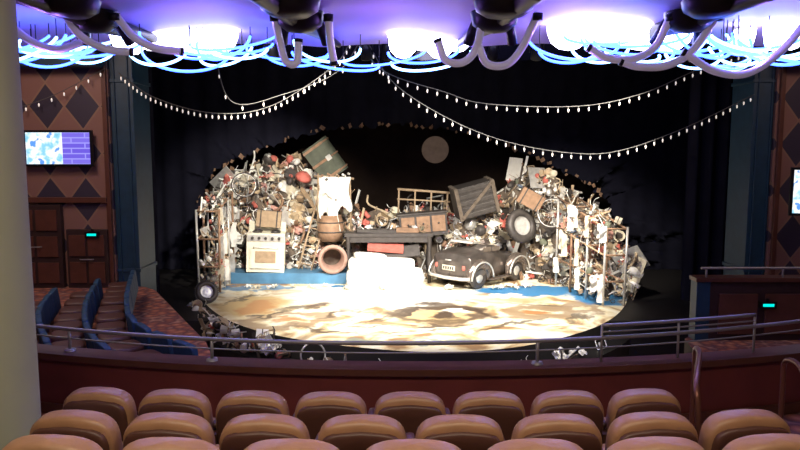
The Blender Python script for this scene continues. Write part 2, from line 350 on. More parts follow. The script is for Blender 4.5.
sign(6.72,12.43,1.28)

# ---------------------------------------------------------------- balcony
def arc(x): return 19-math.sqrt(169-(x-.2)**2)
b=MB()
xs=[-7+14*i/40 for i in range(41)]
b.prism([(-7,4.35),(7,4.35)]+[(x,arc(x)) for x in xs[::-1]],1.2,1.55,0,1)
for y0,y1,z in ((3.5,4.35,1.74),(2.6,3.5,1.93),(1.75,2.6,2.12),(.9,1.75,2.31),(-1.5,.9,2.5)):
    b.prism([(-7,y0),(7,y0),(7,y1),(-7,y1)],1.2,z,0,1)
b.obj('balcony_floor',[M_carpet,M_maroon])
b=MB()
def par(x0,x1,yo,z0,z1,th,mi):
    k=40
    X=[x0+(x1-x0)*i/k for i in range(k+1)]
    b.prism([(x,arc(x)+yo) for x in X]+[(x,arc(x)+yo+th) for x in X[::-1]],z0,z1,mi)
par(-7,7,0.01,1.2,2.1,.16,0); par(-7,7,-.04,2.1,2.16,.26,1); par(-7,7,-.03,1.56,1.66,.03,1)
b.obj('balcony_parapet',[M_maroon,M_wood])
b=MB()
X=[-7+14*i/60 for i in range(61)]
b.tube([(x,arc(x)+.1,2.36+.003*(x+1)**2) for x in X],.02,8,0)
b.tube([(x,arc(x)+.1,2.27+.003*(x+1)**2) for x in X],.008,6,0)
for x in (-6,-4.6,-3.2,-1.74,1.25,4.2,5.6):
    b.cyl((x,arc(x)+.1,2.15),(x,arc(x)+.1,2.37+.003*(x+1)**2),.016,None,8,0); b.lathe([(0,2.185),(.05,2.18),(.055,2.158)],12,0,Matrix.Translation((x,arc(x)+.1,0)))
X=[1.85+1.55*i/20 for i in range(21)]
pts=[(x,arc(x)+.1,2.5+.02*(x-1.85)) for x in X]
b.tube(pts,.018,8,0)
b.tube([(p[0],p[1],p[2]-.06) for p in pts],.008,8,0)
for x in (1.85,2.6,3.4): b.cyl((x,arc(x)+.1,2.16),(x,arc(x)+.1,2.5+.02*(x-1.85)),.012,None,8,0)
b.obj('balcony_railing',[M_rail])
def handrail(pts,name='aisle_handrail'):
    b=MB(); b.tube(spline(pts,6),.022,8); 
    for p in (pts[0],pts[-1]): b.lathe([(0,.02),(.05,.018),(.055,0)],12,0,Matrix.Translation(p))
    b.obj(name,[M_red_rail])
handrail([(2.12,4.75,1.55),(2.12,4.75,2.2),(2.14,4.85,2.42),(2.35,5.3,2.5),(2.45,5.6,2.45),(2.47,5.65,2.2),(2.47,5.65,1.55)])
handrail([(2.95,4.75,1.55),(2.95,4.75,2.1),(2.97,4.85,2.3),(3.15,5.3,2.4),(3.2,5.6,2.35),(3.22,5.65,2.1),(3.22,5.65,1.55)])
b=MB()
b.sq((0,0,.66),(.50,.16,.48),.42,0,(.14,0,0),28,16,.14)
b.sq((0,-.05,.60),(.46,.10,.50),.3,1,(.14,0,0),24,12,.12)
b.sq((0,.26,.44),(.46,.48,.15),.42,0,(.05,0,0),24,10)
b.box((0,.24,.35),(.42,.4,.05),(0,0,0),1)
for sx in (-.262,.262):
    b.box((sx,.16,.3),(.035,.42,.6),(0,0,0),1); b.sq((sx,.2,.63),(.055,.36,.05),.5,1,(0,0,0),12,8)
    b.box((sx,.16,.012),(.07,.46,.024),(0,0,0),2)
seat0=b.obj('theater_seat',[M_leather,M_leatherd,M_blackm]); seat_me=seat0.data; first=[seat0]
def row(D,z,xs,Rr=24):
    for x in xs:
        if first: o=first.pop()
        else: o=bpy.data.objects.new('theater_seat',seat_me); scene.collection.objects.link(o)
        o.location=(x,D+x*x/(2*Rr),z); o.rotation_euler=(0,0,x/Rr)
row(4.6,1.55,[-2.1+.542*i for i in range(8)])
row(3.7,1.74,[-1.83+.54*i for i in range(8)])
row(2.93,1.93,[-2.1+.54*i for i in range(9)])
b=MB(); b.lathe([(.36,1.56),(.36,1.75),(.31,1.78),(.3,5.25),(.34,5.28)],48,0,Matrix.Translation((-2.55,4.1,0))); b.obj('column',[M_col])

# ---------------------------------------------------------------- balcony ceiling, scalloped
fx=[-2.75,-.9,.85,2.6]
def bul(x):
    t=((x+.9)/1.75)%1.0
    return math.sin(math.pi*t)
b=MB()
def cf(u,v):
    x=-9.8+19.8*u; ye=8.2+.4*bul(x); y=-1.5+(ye+1.5)*v
    lip=max(0,(v-.93)/.07)
    return (x,y,5.33+.1*bul(x)*v-.05*lip)
b.grid(cf,240,30,0)
b.grid(lambda u,v:(-9.8+19.8*u,8.2+.4*bul(-9.8+19.8*u)+.02*v,5.28+.1*bul(-9.8+19.8*u)+1.8*v),240,3,1)
b.obj('ceiling_balcony',[M_ceil,M_cdark])
for i,x in enumerate(fx):
    b=MB(); s=1 if x>0 else -1
    b.tube(spline([(x+.2*s,5.3,5.3),(x+.1*s,6.0,5.29),(x,6.5,5.26),(x-.1*s,7.2,5.27),(x-.2*s,8.1,5.29)],8),[.09]*17+[.09-.004*k for k in range(16)],10,0)
    b.lathe([(0,5.14),(.12,5.16),(.2,5.22),(.22,5.33)],20,0,Matrix.Translation((x,6.4,0)))
    b.lathe([(0,5.2),(.16,5.21),(.24,5.26),(.26,5.34)],20,0,Matrix.Translation((x+.02*s,5.95,0)))
    for dx in (-.14,.14):
        b.cyl((x+dx,6.5,5.3),(x+dx*1.5,6.68,5.1),.04,.05,12,0)
    b.obj('ceiling_light_bracket',[M_blackm])
tubes=[[(-2.94,6.2,5.3),(-2.88,6.4,5.12),(-2.7,6.5,5.02),(-2.5,6.55,5.0)],
[(-2.53,6.3,5.3),(-2.42,6.45,5.12),(-2.25,6.5,5.03),(-2.05,6.6,5.01)],
[(-1.12,6.35,5.3),(-1.1,6.5,5.08),(-1.05,6.5,4.91),(-.95,6.5,4.9),(-.93,6.5,5.08)],
[(-.64,6.35,5.3),(-.64,6.5,5.08),(-.61,6.5,4.9)],
[(.74,6.3,5.3),(.7,6.5,5.03),(.58,6.5,4.9),(.42,6.5,4.92),(.35,6.5,5.08)],
[(1.22,6.3,5.3),(1.12,6.5,5.03),(.98,6.5,4.88),(.8,6.5,4.89),(.72,6.5,5.06)],
[(2.42,6.35,5.3),(2.35,6.5,5.05),(2.15,6.5,4.93),(1.9,6.5,4.94),(1.75,6.5,5.02)],
[(2.84,6.35,5.3),(2.68,6.5,5.0),(2.45,6.5,4.87),(2.2,6.5,4.86),(2.05,6.5,4.9)],
[(3.7,6.4,5.3),(3.5,6.5,5.0),(3.2,6.5,4.8),(2.9,6.5,4.82),(2.62,6.5,4.98)],
[(-3.6,6.4,5.3),(-3.4,6.5,5.1),(-3.2,6.6,5.03),(-2.95,6.6,5.1)]]
for t in tubes:
    b=MB(); P=spline(t,8); b.tube(P,.036,12,0)
    b.cyl(P[0],P[0]-Vector((0,0,.06)),.045,None,12,1)
    d=(P[-1]-P[-2]).normalized(); b.cyl(P[-1],P[-1]+d*.03,.04,None,12,1)
    b.obj('curved_glass_light_tube',[M_glass,M_blackm])
def neon(name,x0,x1,y0,y1,n,zlo=5.12,zhi=5.26,dr=(.1,.24)):
    b=MB()
    for i in range(n):
        cx,cy=U(x0,x1),U(y0,y1); w_=U(.28,.52); d_=U(*dr); an=U(-.5,.5); zz=U(zlo,zhi)
        pts=[]
        for k in range(25):
            a=math.pi*k/24; q=w_*math.cos(a)
            pts.append((cx+q*math.cos(an),cy+q*math.sin(an)-.2*math.sin(a),zz-d_*math.sin(a)+.2*q*(1 if i%2 else -1)*.5))
        b.tube(pts,.015,6,0 if i%5<3 else 1)
        for q in (pts[0],pts[-1]): b.cyl(q,(q[0],q[1],5.36),.005,None,6,2)
    b.obj(name,[M_neonb,M_neonc,M_blackm])
neon('neon_chandelier',-4.0,-3.2,6.9,7.7,12)
neon('neon_chandelier',-2.7,-1.5,7.2,7.9,9)
neon('neon_chandelier',1.6,2.6,6.9,7.7,10)
neon('neon_chandelier',2.9,3.9,6.7,7.6,16,5.05,5.25,(.1,.28))
neon('neon_chandelier',-1.3,.9,7.7,8.2,7)
for x,y,z,rx,ry,n_ in ((-2.5,7.8,5.36,.6,.33,5),(2.25,7.35,5.33,.66,.34,6),(.35,8.1,5.36,.42,.16,4),(3.85,7.4,5.32,.3,.22,3)):
    b=MB()
    for k in range(n_):
        f=(k/(n_-1)-.5)*1.5
        T=Matrix.Translation((x+rx*f,y+ry*U(-.5,.5),z))@Matrix.Diagonal((rx*U(.3,.45),ry*U(.5,.9),U(.7,1.2),1))
        b.lathe([(0,-.2),(.45,-.18),(.8,-.12),(.96,-.03),(1,.04)],28,0,T)
    b.obj('ceiling_lamp',[M_lamp,M_ceil])

b=MB()
for dy,dz in ((-.15,0),(.15,0),(0,.26)): b.cyl((-5.8,14.6+dy,6.35+dz),(7.7,14.6+dy,6.35+dz),.025,None,8)
for k in range(45):
    x=-5.8+k*.3; b.cyl((x,14.45,6.35),(x+.15,14.6,6.61),.012,None,6); b.cyl((x+.15,14.6,6.61),(x+.3,14.75,6.35),.012,None,6); b.cyl((x,14.45,6.35),(x+.3,14.75,6.35),.012,None,6)
for x in (-4,0,4): 
    b.cyl((x,14.6,6.6),(x,14.6,7.2),.02,None,6)
b.obj('lighting_truss',[M_blackm])
for x in (-3.4,-2.6,-.7,-.25,.2,1.9,2.8):
    b=MB(); T=Matrix.Translation((x,14.5,6.1))@Euler((.5,0,U(-.2,.2))).to_matrix().to_4x4()
    b.lathe([(0,.18),(.07,.17),(.1,.05),(.12,-.15),(.11,-.16),(.1,-.1),(0,-.08)],16,0,T)
    b.tube([(x-.14,14.5,6.08),(x-.14,14.5,6.26),(x,14.5,6.33),(x+.14,14.5,6.26),(x+.14,14.5,6.08)],.012,6,0)
    b.lathe([(0,-.13),(.095,-.13)],16,1,T)
    b.obj('stage_spotlight',[M_blackm,M_neonc])

def strand(pts,n):
    b=MB(); P=spline(pts,14); b.tube(P,.008,5,0)
    L=[0]
    for a,c in zip(P,P[1:]): L.append(L[-1]+(c-a).length)
    for k in range(n):
        d=L[-1]*(k+.5)/n; i=max(j for j in range(len(L)) if L[j]<=d); i=min(i,len(P)-2)
        p=P[i].lerp(P[i+1],(d-L[i])/(L[i+1]-L[i]))
        b.cyl(p,p-Vector((0,0,.04)),.01,None,6,0)
        T=Matrix.Translation(p-Vector((0,0,.075))); b.lathe([(0,-.05),(.012,-.035),(.018,0),(.012,.028),(0,.032)],8,1,T)
    b.obj('string_lights',[M_wire,M_bulb])
strand([(-6.1,15.3,5.75),(-5.2,14.9,5.2),(-3.9,14.6,4.86),(-2.7,14.6,5.0),(-1.4,14.6,5.8),(-1.0,14.6,6.35)],44)
strand([(-3.9,14.7,6.35),(-3.5,14.6,5.1),(-2.4,14.6,5.25),(-1.3,14.6,5.7),(-.8,14.6,6.35)],10)
strand([(-.9,14.6,6.35),(-.3,14.6,5.7),(.9,14.6,5.3),(1.8,14.6,5.05),(3.7,14.6,5.0),(5.0,14.6,5.25),(6.2,14.8,5.75),(7.75,15.38,6.3)],44)
strand([(-.7,14.6,6.35),(-.1,14.6,5.45),(1.1,14.6,4.7),(2.3,14.6,4.25),(3.6,14.6,4.03),(4.6,14.6,4.08),(6.0,14.8,4.55),(7.75,15.38,5.3)],48)
strand([(-9.6,15.15,5.3),(-8.7,15.1,4.95),(-7.6,15.1,5.2),(-6.3,15.15,5.85)],12)

# ---------------------------------------------------------------- junk
def crumple(b,c,s,mi,rot):
    T=Matrix.Translation(c)@Euler(rot).to_matrix().to_4x4()
    ph=[U(0,6) for _ in range(4)]
    b.grid(lambda u,v:((u-.5)*s,(v-.5)*s*1.2,.14*s*(math.sin(u*9+ph[0])+math.sin(v*8+ph[1])+math.sin((u+v)*11+ph[2]))),6,6,mi,T,False)
def junk_item(b,c,s):
    rot=(U(-1.5,1.5),U(-1.5,1.5),U(-3,3)); T=Matrix.Translation(c)@Euler(rot).to_matrix().to_4x4()
    k=random.choices(['paper','plank','can','box','pipe','ring','bottle','basket','bag','frame','panel'],[5,4,3,3,4,2.5,1,2,2.5,2,3])[0]
    if k=='paper': crumple(b,c,s*U(.9,1.5),random.choice([2,2,1,1,6,6,11,10,7]),rot)
    elif k=='plank': b.box(c,(s*U(2,3.5),s*.3,s*.08),rot,random.choice([5,5,10,4,6,2]))
    elif k=='panel': 
        b.box(c,(s*U(1.5,2.2),s*U(1,1.6),s*.06),rot,random.choice([6,6,4,1,3,10,6,2]))
    elif k=='can': b.lathe([(0,-s*.5),(s*.28,-s*.5),(s*.3,-s*.45),(s*.28,0),(s*.3,s*.45),(s*.28,s*.5),(s*.24,s*.42),(0,s*.42)],12,random.choice([6,6,6,3,2,7]),T)
    elif k=='box': 
        mi=random.choice([1,10,5,4,6,2,3,4]); b.box(c,(s*U(.7,1.3),s*U(.5,1),s*U(.4,.9)),rot,mi); b.box(c,(s*.12,s*1.02,s*.92),rot,4)
    elif k=='pipe': b.tube(spline([T@Vector((-s*1.6,0,0)),T@Vector((-s*.5,0,s*.1)),T@Vector((s*.9,0,0)),T@Vector((s*1.3,0,s*.6))],4),s*.07,6,random.choice([6,6,4,2,10]))
    elif k=='ring': b.torus(c,s*.6,s*.09,random.choice([4,4,6,3,10]),rot,16,6)
    elif k=='bottle': b.lathe([(0,-s*.5),(s*.16,-s*.5),(s*.17,0),(s*.15,s*.15),(s*.05,s*.3),(s*.05,s*.5),(0,s*.5)],10,random.choice([8,2,9,3]),T)
    elif k=='basket': b.lathe([(0,0),(s*.4,0),(s*.6,s*.7),(s*.64,s*.72),(s*.56,s*.7),(s*.36,s*.05),(0,s*.05)],14,random.choice([10,1,3,6]),T)
    elif k=='bag': b.sq(c,(s*1.1,s*.8,s*.8),.8,random.choice([4,4,2,6,8,7]),rot,10,8)
    elif k=='frame':
        mi=random.choice([5,10,6,4])
        for dx,dy,w,h in ((0,.7,1.5,.1),(0,-.7,1.5,.1),(.7,0,.1,1.4),(-.7,0,.1,1.4)): b.box((dx*s,dy*s,0),(w*s,h*s,.08*s),(0,0,0),mi,T)
def pile(x0,x1,yf,tab,n,smin=.09,smax=.27,slope=.35,zb=0,depth=.8,name='junk_pile'):
    b=MB()
    def top(x): return interp(tab,x)
    def yy(x): return yf(x) if callable(yf) else yf
    def h(u,v):
        x=x0+(x1-x0)*u; z=zb+(top(x)-zb-.15)*v
        return (x,yy(x)+.22+slope*(z-zb)+.12*math.sin(x*5+z*4),z)
    b.grid(h,40,20,0)
    b.grid(lambda u,v:(h(u,1)[0],h(u,1)[1]+depth*v,h(u,1)[2]*(1-v)+zb*v),40,6,0)
    for i in range(n):
        x=U(x0,x1); t=R()**.8; z=zb+.1+(top(x)-zb-.1)*t
        s=U(smin,smax)
        if i%16==0: s=U(.35,.5)
        junk_item(b,(x,yy(x)+.1+slope*(z-zb)+U(-.12,.12),max(z,zb+s*.35)),s)
    for i in range(n//10):
        x=U(x0,x1); junk_item(b,(x,yy(x)-U(.0,.3),zb+.1),U(.1,.2))
    return b.obj(name,JP)
pile(-6.1,-1.4,22.0,[(-6.1,2.5),(-5.9,3.1),(-5.4,3.5),(-4.77,3.6),(-4.3,3.95),(-3.9,3.7),(-3.5,4.0),(-3.0,3.5),(-1.9,3.0),(-1.6,2.6),(-1.3,2.1)],820,zb=.33,slope=.25)
pile(-1.5,1.6,21.9,[(-1.5,2.0),(-.8,2.3),(0,2.2),(.8,2.3),(1.6,2.2)],260,zb=0,slope=.3)
pile(1.5,4.7,21.9,[(1.5,2.0),(2.2,2.1),(3,2.5),(3.5,3.1),(3.9,3.85),(4.3,3.5),(4.7,3.4)],420,slope=.25)
pile(4.3,6.5,lambda x:21.6-(x-4.3)*1.3,[(4.3,3.3),(4.8,3.4),(5.2,2.8),(5.9,2.4),(6.2,1.7),(6.5,.9)],430,slope=.12)
def scaffold(p0,p1,h0,h1,levels,dx,name='scaffold_shelf',fill=34):
    b=MB(); p0=Vector(p0);p1=Vector(p1); nb=4
    for i in range(nb):
        t=i/(nb-1); p=p0.lerp(p1,t); h=h0+(h1-h0)*t
        for k in (0,1):
            q=p+Vector((dx*k,0,0)); b.cyl(q,q+Vector((U(-.05,.05),0,h)),.035,None,8,random.choice([3,6]))
        for l in range(levels):
            z=h*(l+1)/levels-.05; b.cyl(p+Vector((0,0,z)),p+Vector((dx,0,z)),.025,None,8,3)
    for l in range(levels):
        for k in (0,1):
            a=p0+Vector((dx*k,0,h0*(l+1)/levels-.05)); c=p1+Vector((dx*k,0,h1*(l+1)/levels-.05)); b.cyl(a,c,.028,None,8,random.choice([3,5]))
        for j in range(fill):
            t=R(); p=p0.lerp(p1,t); z=(h0+(h1-h0)*t)*(l+1)/levels
            junk_item(b,p+Vector((dx*U(0,1),0,z+U(-.1,.15))),U(.09,.22))
    for j in range(fill):
        t=R(); p=p0.lerp(p1,t); junk_item(b,p+Vector((dx*U(0,1),U(-.2,.1),U(.1,.5))),U(.1,.2))
    for j in range(14):
        t=R(); p=p0.lerp(p1,t); z=(h0+(h1-h0)*t)*random.choice([.33,.66,1]); w_=U(.08,.2); L_=U(.3,.8)
        b.grid(lambda u,v:(p.x-.05*(1 if dx>0 else -1)+w_*(u-.5),p.y-.08+.04*math.sin(v*9+u*3),z-L_*v),4,8,random.choice([2,1,1,2,6]))
    return b.obj(name,JP)
scaffold((4.7,20.6,0),(5.35,17.95,0),2.75,2.1,3,.55)
scaffold((-5.25,21.6,0),(-5.2,19.7,0),2.8,2.4,3,-.6,fill=46)

b=MB()
for i in range(150):
    p=random.choice([q for q in front if q.y<18.5 and q.x<-2.4]); junk_item(b,(p.x*1.02+U(-.3,.1),p.y-U(.1,.45),-.35+U(0,.35)),U(.12,.24))
b.obj('junk_heap',JP)
b=MB()
for i in range(40):
    p=random.choice([q for q in front if q.y<16 and q.x>-2.2]); junk_item(b,(p.x*1.02,p.y-U(.1,.4),-.36+U(0,.08)),U(.1,.18))
b.obj('junk_heap',JP)
b=MB(); T=Matrix.Translation((-1.83,14.2,-.2))@Euler((1.35,.2,.3)).to_matrix().to_4x4(); b.torus((0,0,0),.26,.02,6,(0,0,0),28,8,T); b.obj('metal_hoop',JP)

# ---- individual props
def place(b,name,mats,loc,rot=(0,0,0),bevel=0):
    o=b.obj(name,mats,bevel); o.location=loc; o.rotation_euler=rot; return o
b=MB(); M_en=mk('cream_enamel',(.75,.71,.56),.4,0,.2,4)
b.box((0,0,.62),(1.15,.8,1.2)); b.box((0,-.42,.45),(.92,.06,.62)); b.box((0,-.455,.5),(.62,.02,.36),(0,0,0),3); b.tube([(-.36,-.45,.8),(-.36,-.5,.8),(.36,-.5,.8),(.36,-.45,.8)],.02,8,2)
b.box((0,-.41,1.08),(1.1,.04,.2),(0,0,0),2)
for k in range(5): b.cyl((-.4+.2*k,-.42,1.08),(-.4+.2*k,-.49,1.08),.045,None,14,1)
b.box((0,.36,1.36),(1.15,.06,.3))
for x in (-.28,.28):
    for y in (-.18,.18): b.torus((x,y,1.24),.13,.02,1)
for x in (-.5,.5):
    for y in (-.33,.33): b.cyl((x,y,0),(x,y,.04),.03,None,8,1)
place(b,'oven',[M_en,JP[4],JP[6],JP[5]],(-4.2,21.45,.33),(0,.04,.12),.02)
b=MB(); b.lathe([(.33,0),(.33,.9),(.43,.9),(.45,.96),(.45,1.02),(.36,1.04),(.34,1.0),(.29,.85),(.29,.02)],32,0); b.lathe([(.0,.3),(.3,.3)],24,1)
place(b,'drain_pipe',[mk('terracotta',(.36,.22,.17),.8),JP[0]],(-2.2,21.9,.33+.44),(math.pi/2,0,.15))
b=MB(); b.lathe([(0,0),(.36,0),(.42,.3),(.4,.6),(.34,.8),(.36,.82),(.3,.82),(.3,.7),(0,.7)],24,0); b.torus((0,0,.3),.42,.02,1);b.torus((0,0,.6),.405,.02,1)
place(b,'barrel',[JP[3],JP[4]],(-2.2,21.9,1.22))
b=MB()
def drp(x0,w,L,ph):
    def f(u,v):
        x=x0+w*(u-.5)*(1-.25*v*math.sin(ph+2)); f_=.06*math.sin(u*15+ph+v*2)+.03*math.sin(u*8-v*5)
        return (x+.05*math.sin(v*6+ph),f_*(.5+v)-.12*v-.03*abs(ph),1.5-L*v-.1*math.sin(u*7+ph)*v)
    b.grid(f,30,16,0)
drp(-.3,.4,1.2,0); drp(.02,.35,1.6,1.1); drp(.33,.38,1.0,2.2); drp(-.1,.5,.6,3)
b.cyl((-.5,0,-.2),(-.48,0,1.6),.03,None,8,1); b.cyl((.55,0,-.2),(.52,0,1.5),.03,None,8,1); b.cyl((-.6,0,1.53),(.65,0,1.44),.035,None,8,1)
for k in range(10): junk_item(b,(U(-.5,.5),U(-.1,.05),U(1.4,1.6)),U(.08,.16))
place(b,'draped_sheet',[JP[2],JP[5]]+JP[2:],(-2.1,21.85,1.75))
b=MB(); b.box((0,0,0),(1.0,.55,.62)); b.grid(lambda u,v:(-.5+u,.275*math.cos(math.pi*v),.31+.2*math.sin(math.pi*v)),1,12,0)
for s_ in (-.5,.5): b.add([(s_,.275*math.cos(math.pi*k/12),.31+.2*math.sin(math.pi*k/12)) for k in range(13)],[tuple(range(13))],0)
for x in (-.42,0,.42): b.box((x,0,0),(.07,.58,.65),(0,0,0),1); b.tube([(x,.285*math.cos(math.pi*k/12),.32+.2*math.sin(math.pi*k/12)) for k in range(13)],.025,6,1)
b.box((0,-.29,.25),(.14,.04,.16),(0,0,0),2)
o=place(b,'steamer_trunk',[mk('trunk_olive',(.09,.1,.07),.7,0,.5,5),JP[3],JP[6]],(-2.5,22.6,3.72),(.15,.95,.1),.01); o.scale=(1.25,1,1.1)
b=MB(); M_mat=mk('mattress_white',(.88,.85,.78),.9,0,.12,3)
b.sq((0,0,.3),(2.3,1.0,.46),.25,0,(.0,0,0.02),40,12); b.sq((-.1,.1,.66),(2.0,.85,.36),.3,0,(0,.03,-.04),40,12); b.sq((-.45,.15,.9),(1.0,.6,.18),.5,0,(0,.1,.2),24,10)
b.box((0,0,.06),(2.35,1.0,.12),(0,0,0),1)
place(b,'stack_of_mattresses',[M_mat,JP[1]],(-.45,20.6,0))
b=MB(); b.box((0,0,1.5),(2.7,.9,.1),(0,0,0),4)
for x in (-1.25,1.25):
    for y in (-.38,.38): b.lathe([(0,0),(.06,0),(.05,.4),(.08,.7),(.05,1.0),(.08,1.45)],10,4,Matrix.Translation((x,y,0)))
b.box((0,-.38,1.36),(2.5,.06,.18),(0,0,0),4); b.box((-.4,-.1,1.6),(1.2,.5,.1),(0,.05,.1),4); b.box((.6,0,1.62),(.7,.4,.14),(0,0,-.1),3)
b.box((-.1,-.3,1.15),(1.1,.5,.12),(.5,.08,0),7); b.box((.3,-.35,.95),(1.3,.4,.08),(.9,-.1,0),4)
for k in range(16): junk_item(b,(U(-1.2,1.2),U(-.3,.3),1.66),U(.1,.2))
place(b,'wooden_table',JP,(-.35,21.5,0),(0,0,.02),.0)
b=MB(); b.cyl((-.85,0,.62),(.85,0,.55),.04,None,8,0); b.cyl((-.85,0,.3),(.85,0,.26),.03,None,8,0)
for k in range(4): b.cyl((-.8+.52*k,0,-.2),(-.8+.52*k,0,.62-.02*k),.03,None,6,0)
place(b,'broken_fence_rail',[JP[5]],(.75,22.2,2.2),(0,.03,0))
b=MB(); b.box((0,0,.35),(1.5,.6,.7)); 
for k in range(3): b.box((-.48+.48*k,-.31,.38),(.42,.04,.5),(0,0,0),1); b.sq((-.48+.48*k,-.35,.4),(.06,.06,.06),1,2)
b.box((0,0,.72),(1.6,.68,.05),(0,0,0),2)
place(b,'chest_of_drawers',[JP[4],JP[3],JP[4]],(.75,21.85,1.4),(0,-.08,.05),.01)
b=MB(); b.box((0,0,0),(1.3,.7,1.0),(0,0,0),0)
for k in range(5): b.box((0,-.365,-.4+.2*k),(1.3,.03,.13),(0,0,0),1)
for x in (-.6,.6): b.box((x,-.39,0),(.12,.04,1.04),(0,0,0),2)
b.box((0,-.39,0),(.1,.04,1.5),(0,.9,0),2)
for x in (-.6,.6): b.box((x,0,.51),(.12,.74,.05),(0,0,0),2)
place(b,'wooden_crate',[JP[4],JP[4],JP[0]],(2.35,22.0,2.55),(.1,-.25,.15),.01)
def tyre(loc,rot,r=.42,name='tire'):
    b=MB(); prof=[(r*.58,-.1),(r*.7,-.13),(r*.92,-.12),(r,-.07),(r,.07),(r*.92,.12),(r*.7,.13),(r*.58,.1),(r*.58,-.1)]
    b.lathe(prof,32,0); 
    for k in range(32):
        a=2*math.pi*k/32; b.box((r*math.cos(a),r*math.sin(a),0),(.03,.04,.14),(0,0,a),0)
    b.lathe([(0,.02),(r*.3,.04),(r*.5,.0),(r*.6,.06),(r*.6,-.06),(r*.5,-.02),(0,-.02)],24,1)
    place(b,name,[JP[4],JP[6]],loc,rot)
tyre((3.75,21.35,1.75),(1.3,.3,.35),.52)
tyre((-5.2,18.3,.3),(1.2,0,.5),.3)
def bw(loc,rot,r=.38):
    b=MB(); b.torus((0,0,0),r,.022,0,(0,0,0),32,6); b.torus((0,0,0),r*.94,.012,1,(0,0,0),32,6); b.cyl((0,0,-.04),(0,0,.04),.03,None,8,1)
    for k in range(16):
        a=2*math.pi*k/16; b.cyl((.02*math.cos(a+1),.02*math.sin(a+1),0),(r*.94*math.cos(a),r*.94*math.sin(a),0),.004,None,4,1)
    place(b,'bicycle_wheel',[JP[4],JP[6]],loc,rot)
bw((-4.9,21.8,3.0),(1.4,.1,.2)); bw((4.6,20.9,2.2),(1.3,.3,-.5),.45)
b=MB()
for x in (-.2,.2): b.cyl((x,0,0),(x,0,2.4),.03,None,8)
for k in range(8): b.cyl((-.2,0,.2+.29*k),(.2,0,.2+.29*k),.02,None,8)
place(b,'ladder',[JP[5]],(-3.0,21.5,.33),(-.3,.25,0))
for loc,rot,mi in (((-4.1,21.6,1.95),(0,.1,.1),5),((4.0,21.2,2.6),(.1,.5,0),3)):
    b=MB(); b.box((0,0,0),(.75,.28,.5)); b.box((0,0,0),(.76,.05,.51),(0,0,0),1); b.tube([(-.1,0,.25),(-.08,0,.32),(.08,0,.32),(.1,0,.25)],.015,6,1)
    for x in (-.25,.25): b.box((x,0,0),(.04,.29,.52),(0,0,0),1)
    place(b,'suitcase',[JP[mi],JP[4]],loc,rot,.02)
b=MB(); b.lathe([(0,.3),(.2,.26),(.34,.12),(.38,0),(.35,.0),(.3,.1),(0,.26)],12,0); b.cyl((0,0,-.4),(0,0,.36),.015,None,6,1)
o=place(b,'umbrella',[JP[7],JP[4]],(-3.1,22.2,3.2),(.5,.4,0)); o.scale=(.7,.7,.7)

# vintage car wreck, tail towards the audience
b=MB(); M_car=mk('car_highlight_mottle',(.17,.145,.13),.28,.7,.9,2.2,.15)  # strong dark-to-light noise paints silvery highlights into the body colour
def loft(st,mi,e=.55,n=24):
    def fn(u,v):
        f=v*(len(st)-1); i=min(int(f),len(st)-2); t=f-i; t=t*t*(3-2*t)
        a=[p+(q-p)*t for p,q in zip(st[i],st[i+1])]; th=2*math.pi*u
        pw=lambda q:math.copysign(abs(q)**e,q)
        z=(a[2]+a[3])/2+(a[3]-a[2])/2*pw(math.sin(th))
        if z>.8: z-=.05*math.sin(a[0]*6)*math.cos(th*2)
        return (a[0],a[1]*pw(math.cos(th)),z)
    b.grid(fn,n,len(st)*5,mi)
loft([(-1.66,.02,.5,.55),(-1.64,.6,.3,.95),(-1.52,.84,.26,1.2),(-.9,.86,.26,1.3),(-.3,.82,.26,1.24),(.5,.68,.26,1.1),(1.1,.5,.3,1.0),(1.5,.4,.34,.9),(1.56,.02,.5,.6)],0,.42)
loft([(-.85,.03,1.0,1.05),(-.75,.55,1.0,1.34),(-.5,.66,1.0,1.48),(0,.64,1.0,1.44),(.3,.58,1.0,1.3),(.45,.5,1.0,1.05)],0,.4)
for s_ in (-1,1):
    b.box((-.45,s_*.66,1.3),(.4,.03,.16),(0,0,0),1); b.box((.05,s_*.645,1.28),(.4,.03,.16),(0,0,0),1)
    for x in (-1.05,1.05):
        T=Matrix.Translation((x,s_*.74,.38))@Euler((math.pi/2,0,0)).to_matrix().to_4x4()
        b.lathe([(.2,-.09),(.34,-.1),(.38,-.05),(.38,.05),(.34,.1),(.2,.09),(.12,.06),(0,.08)],24,3,T); b.lathe([(0,.11),(.1,.11),(.18,.08),(.2,.04)],20,2,T);b.lathe([(0,-.11),(.1,-.11),(.18,-.08),(.2,-.04)],20,2,T)
        b.tube([(x+.5*math.cos(a),s_*.78,.36+.5*math.sin(a)) for a in [math.pi*(-.05+1.1*k/16) for k in range(17)]],[.06+.14*math.sin(math.pi*k/16) for k in range(17)],10,4)
        b.tube([(x+.58*math.cos(a),s_*.97,.36+.58*math.sin(a)) for a in [math.pi*(k/16) for k in range(17)]],.03,6,2)
    b.sq((1.42,s_*.4,.85),(.28,.24,.24),1,2); b.box((0,s_*.84,.28),(1.2,.22,.05),(0,0,0),4)
    b.sq((-1.62,s_*.6,.76),(.1,.12,.18),.7,5)
for k in range(9): b.box((1.57,-.24+.06*k,.65),(.04,.02,.45),(0,0,0),2)
b.tube([(1.62,-.8,.42),(1.75,-.6,.42),(1.78,0,.42),(1.75,.6,.42),(1.62,.8,.42)],.045,8,2)
b.tube([(-1.66,.9,.42),(-1.8,.7,.42),(-1.84,0,.4),(-1.8,-.7,.42),(-1.66,-.9,.42)],.06,8,2)
b.box((-1.69,.0,.72),(.03,.55,.17),(0,0,0),6)
for k in range(5): b.box((-1.71,-.2+.1*k,.72),(.02,.05,.1),(0,0,0),3)
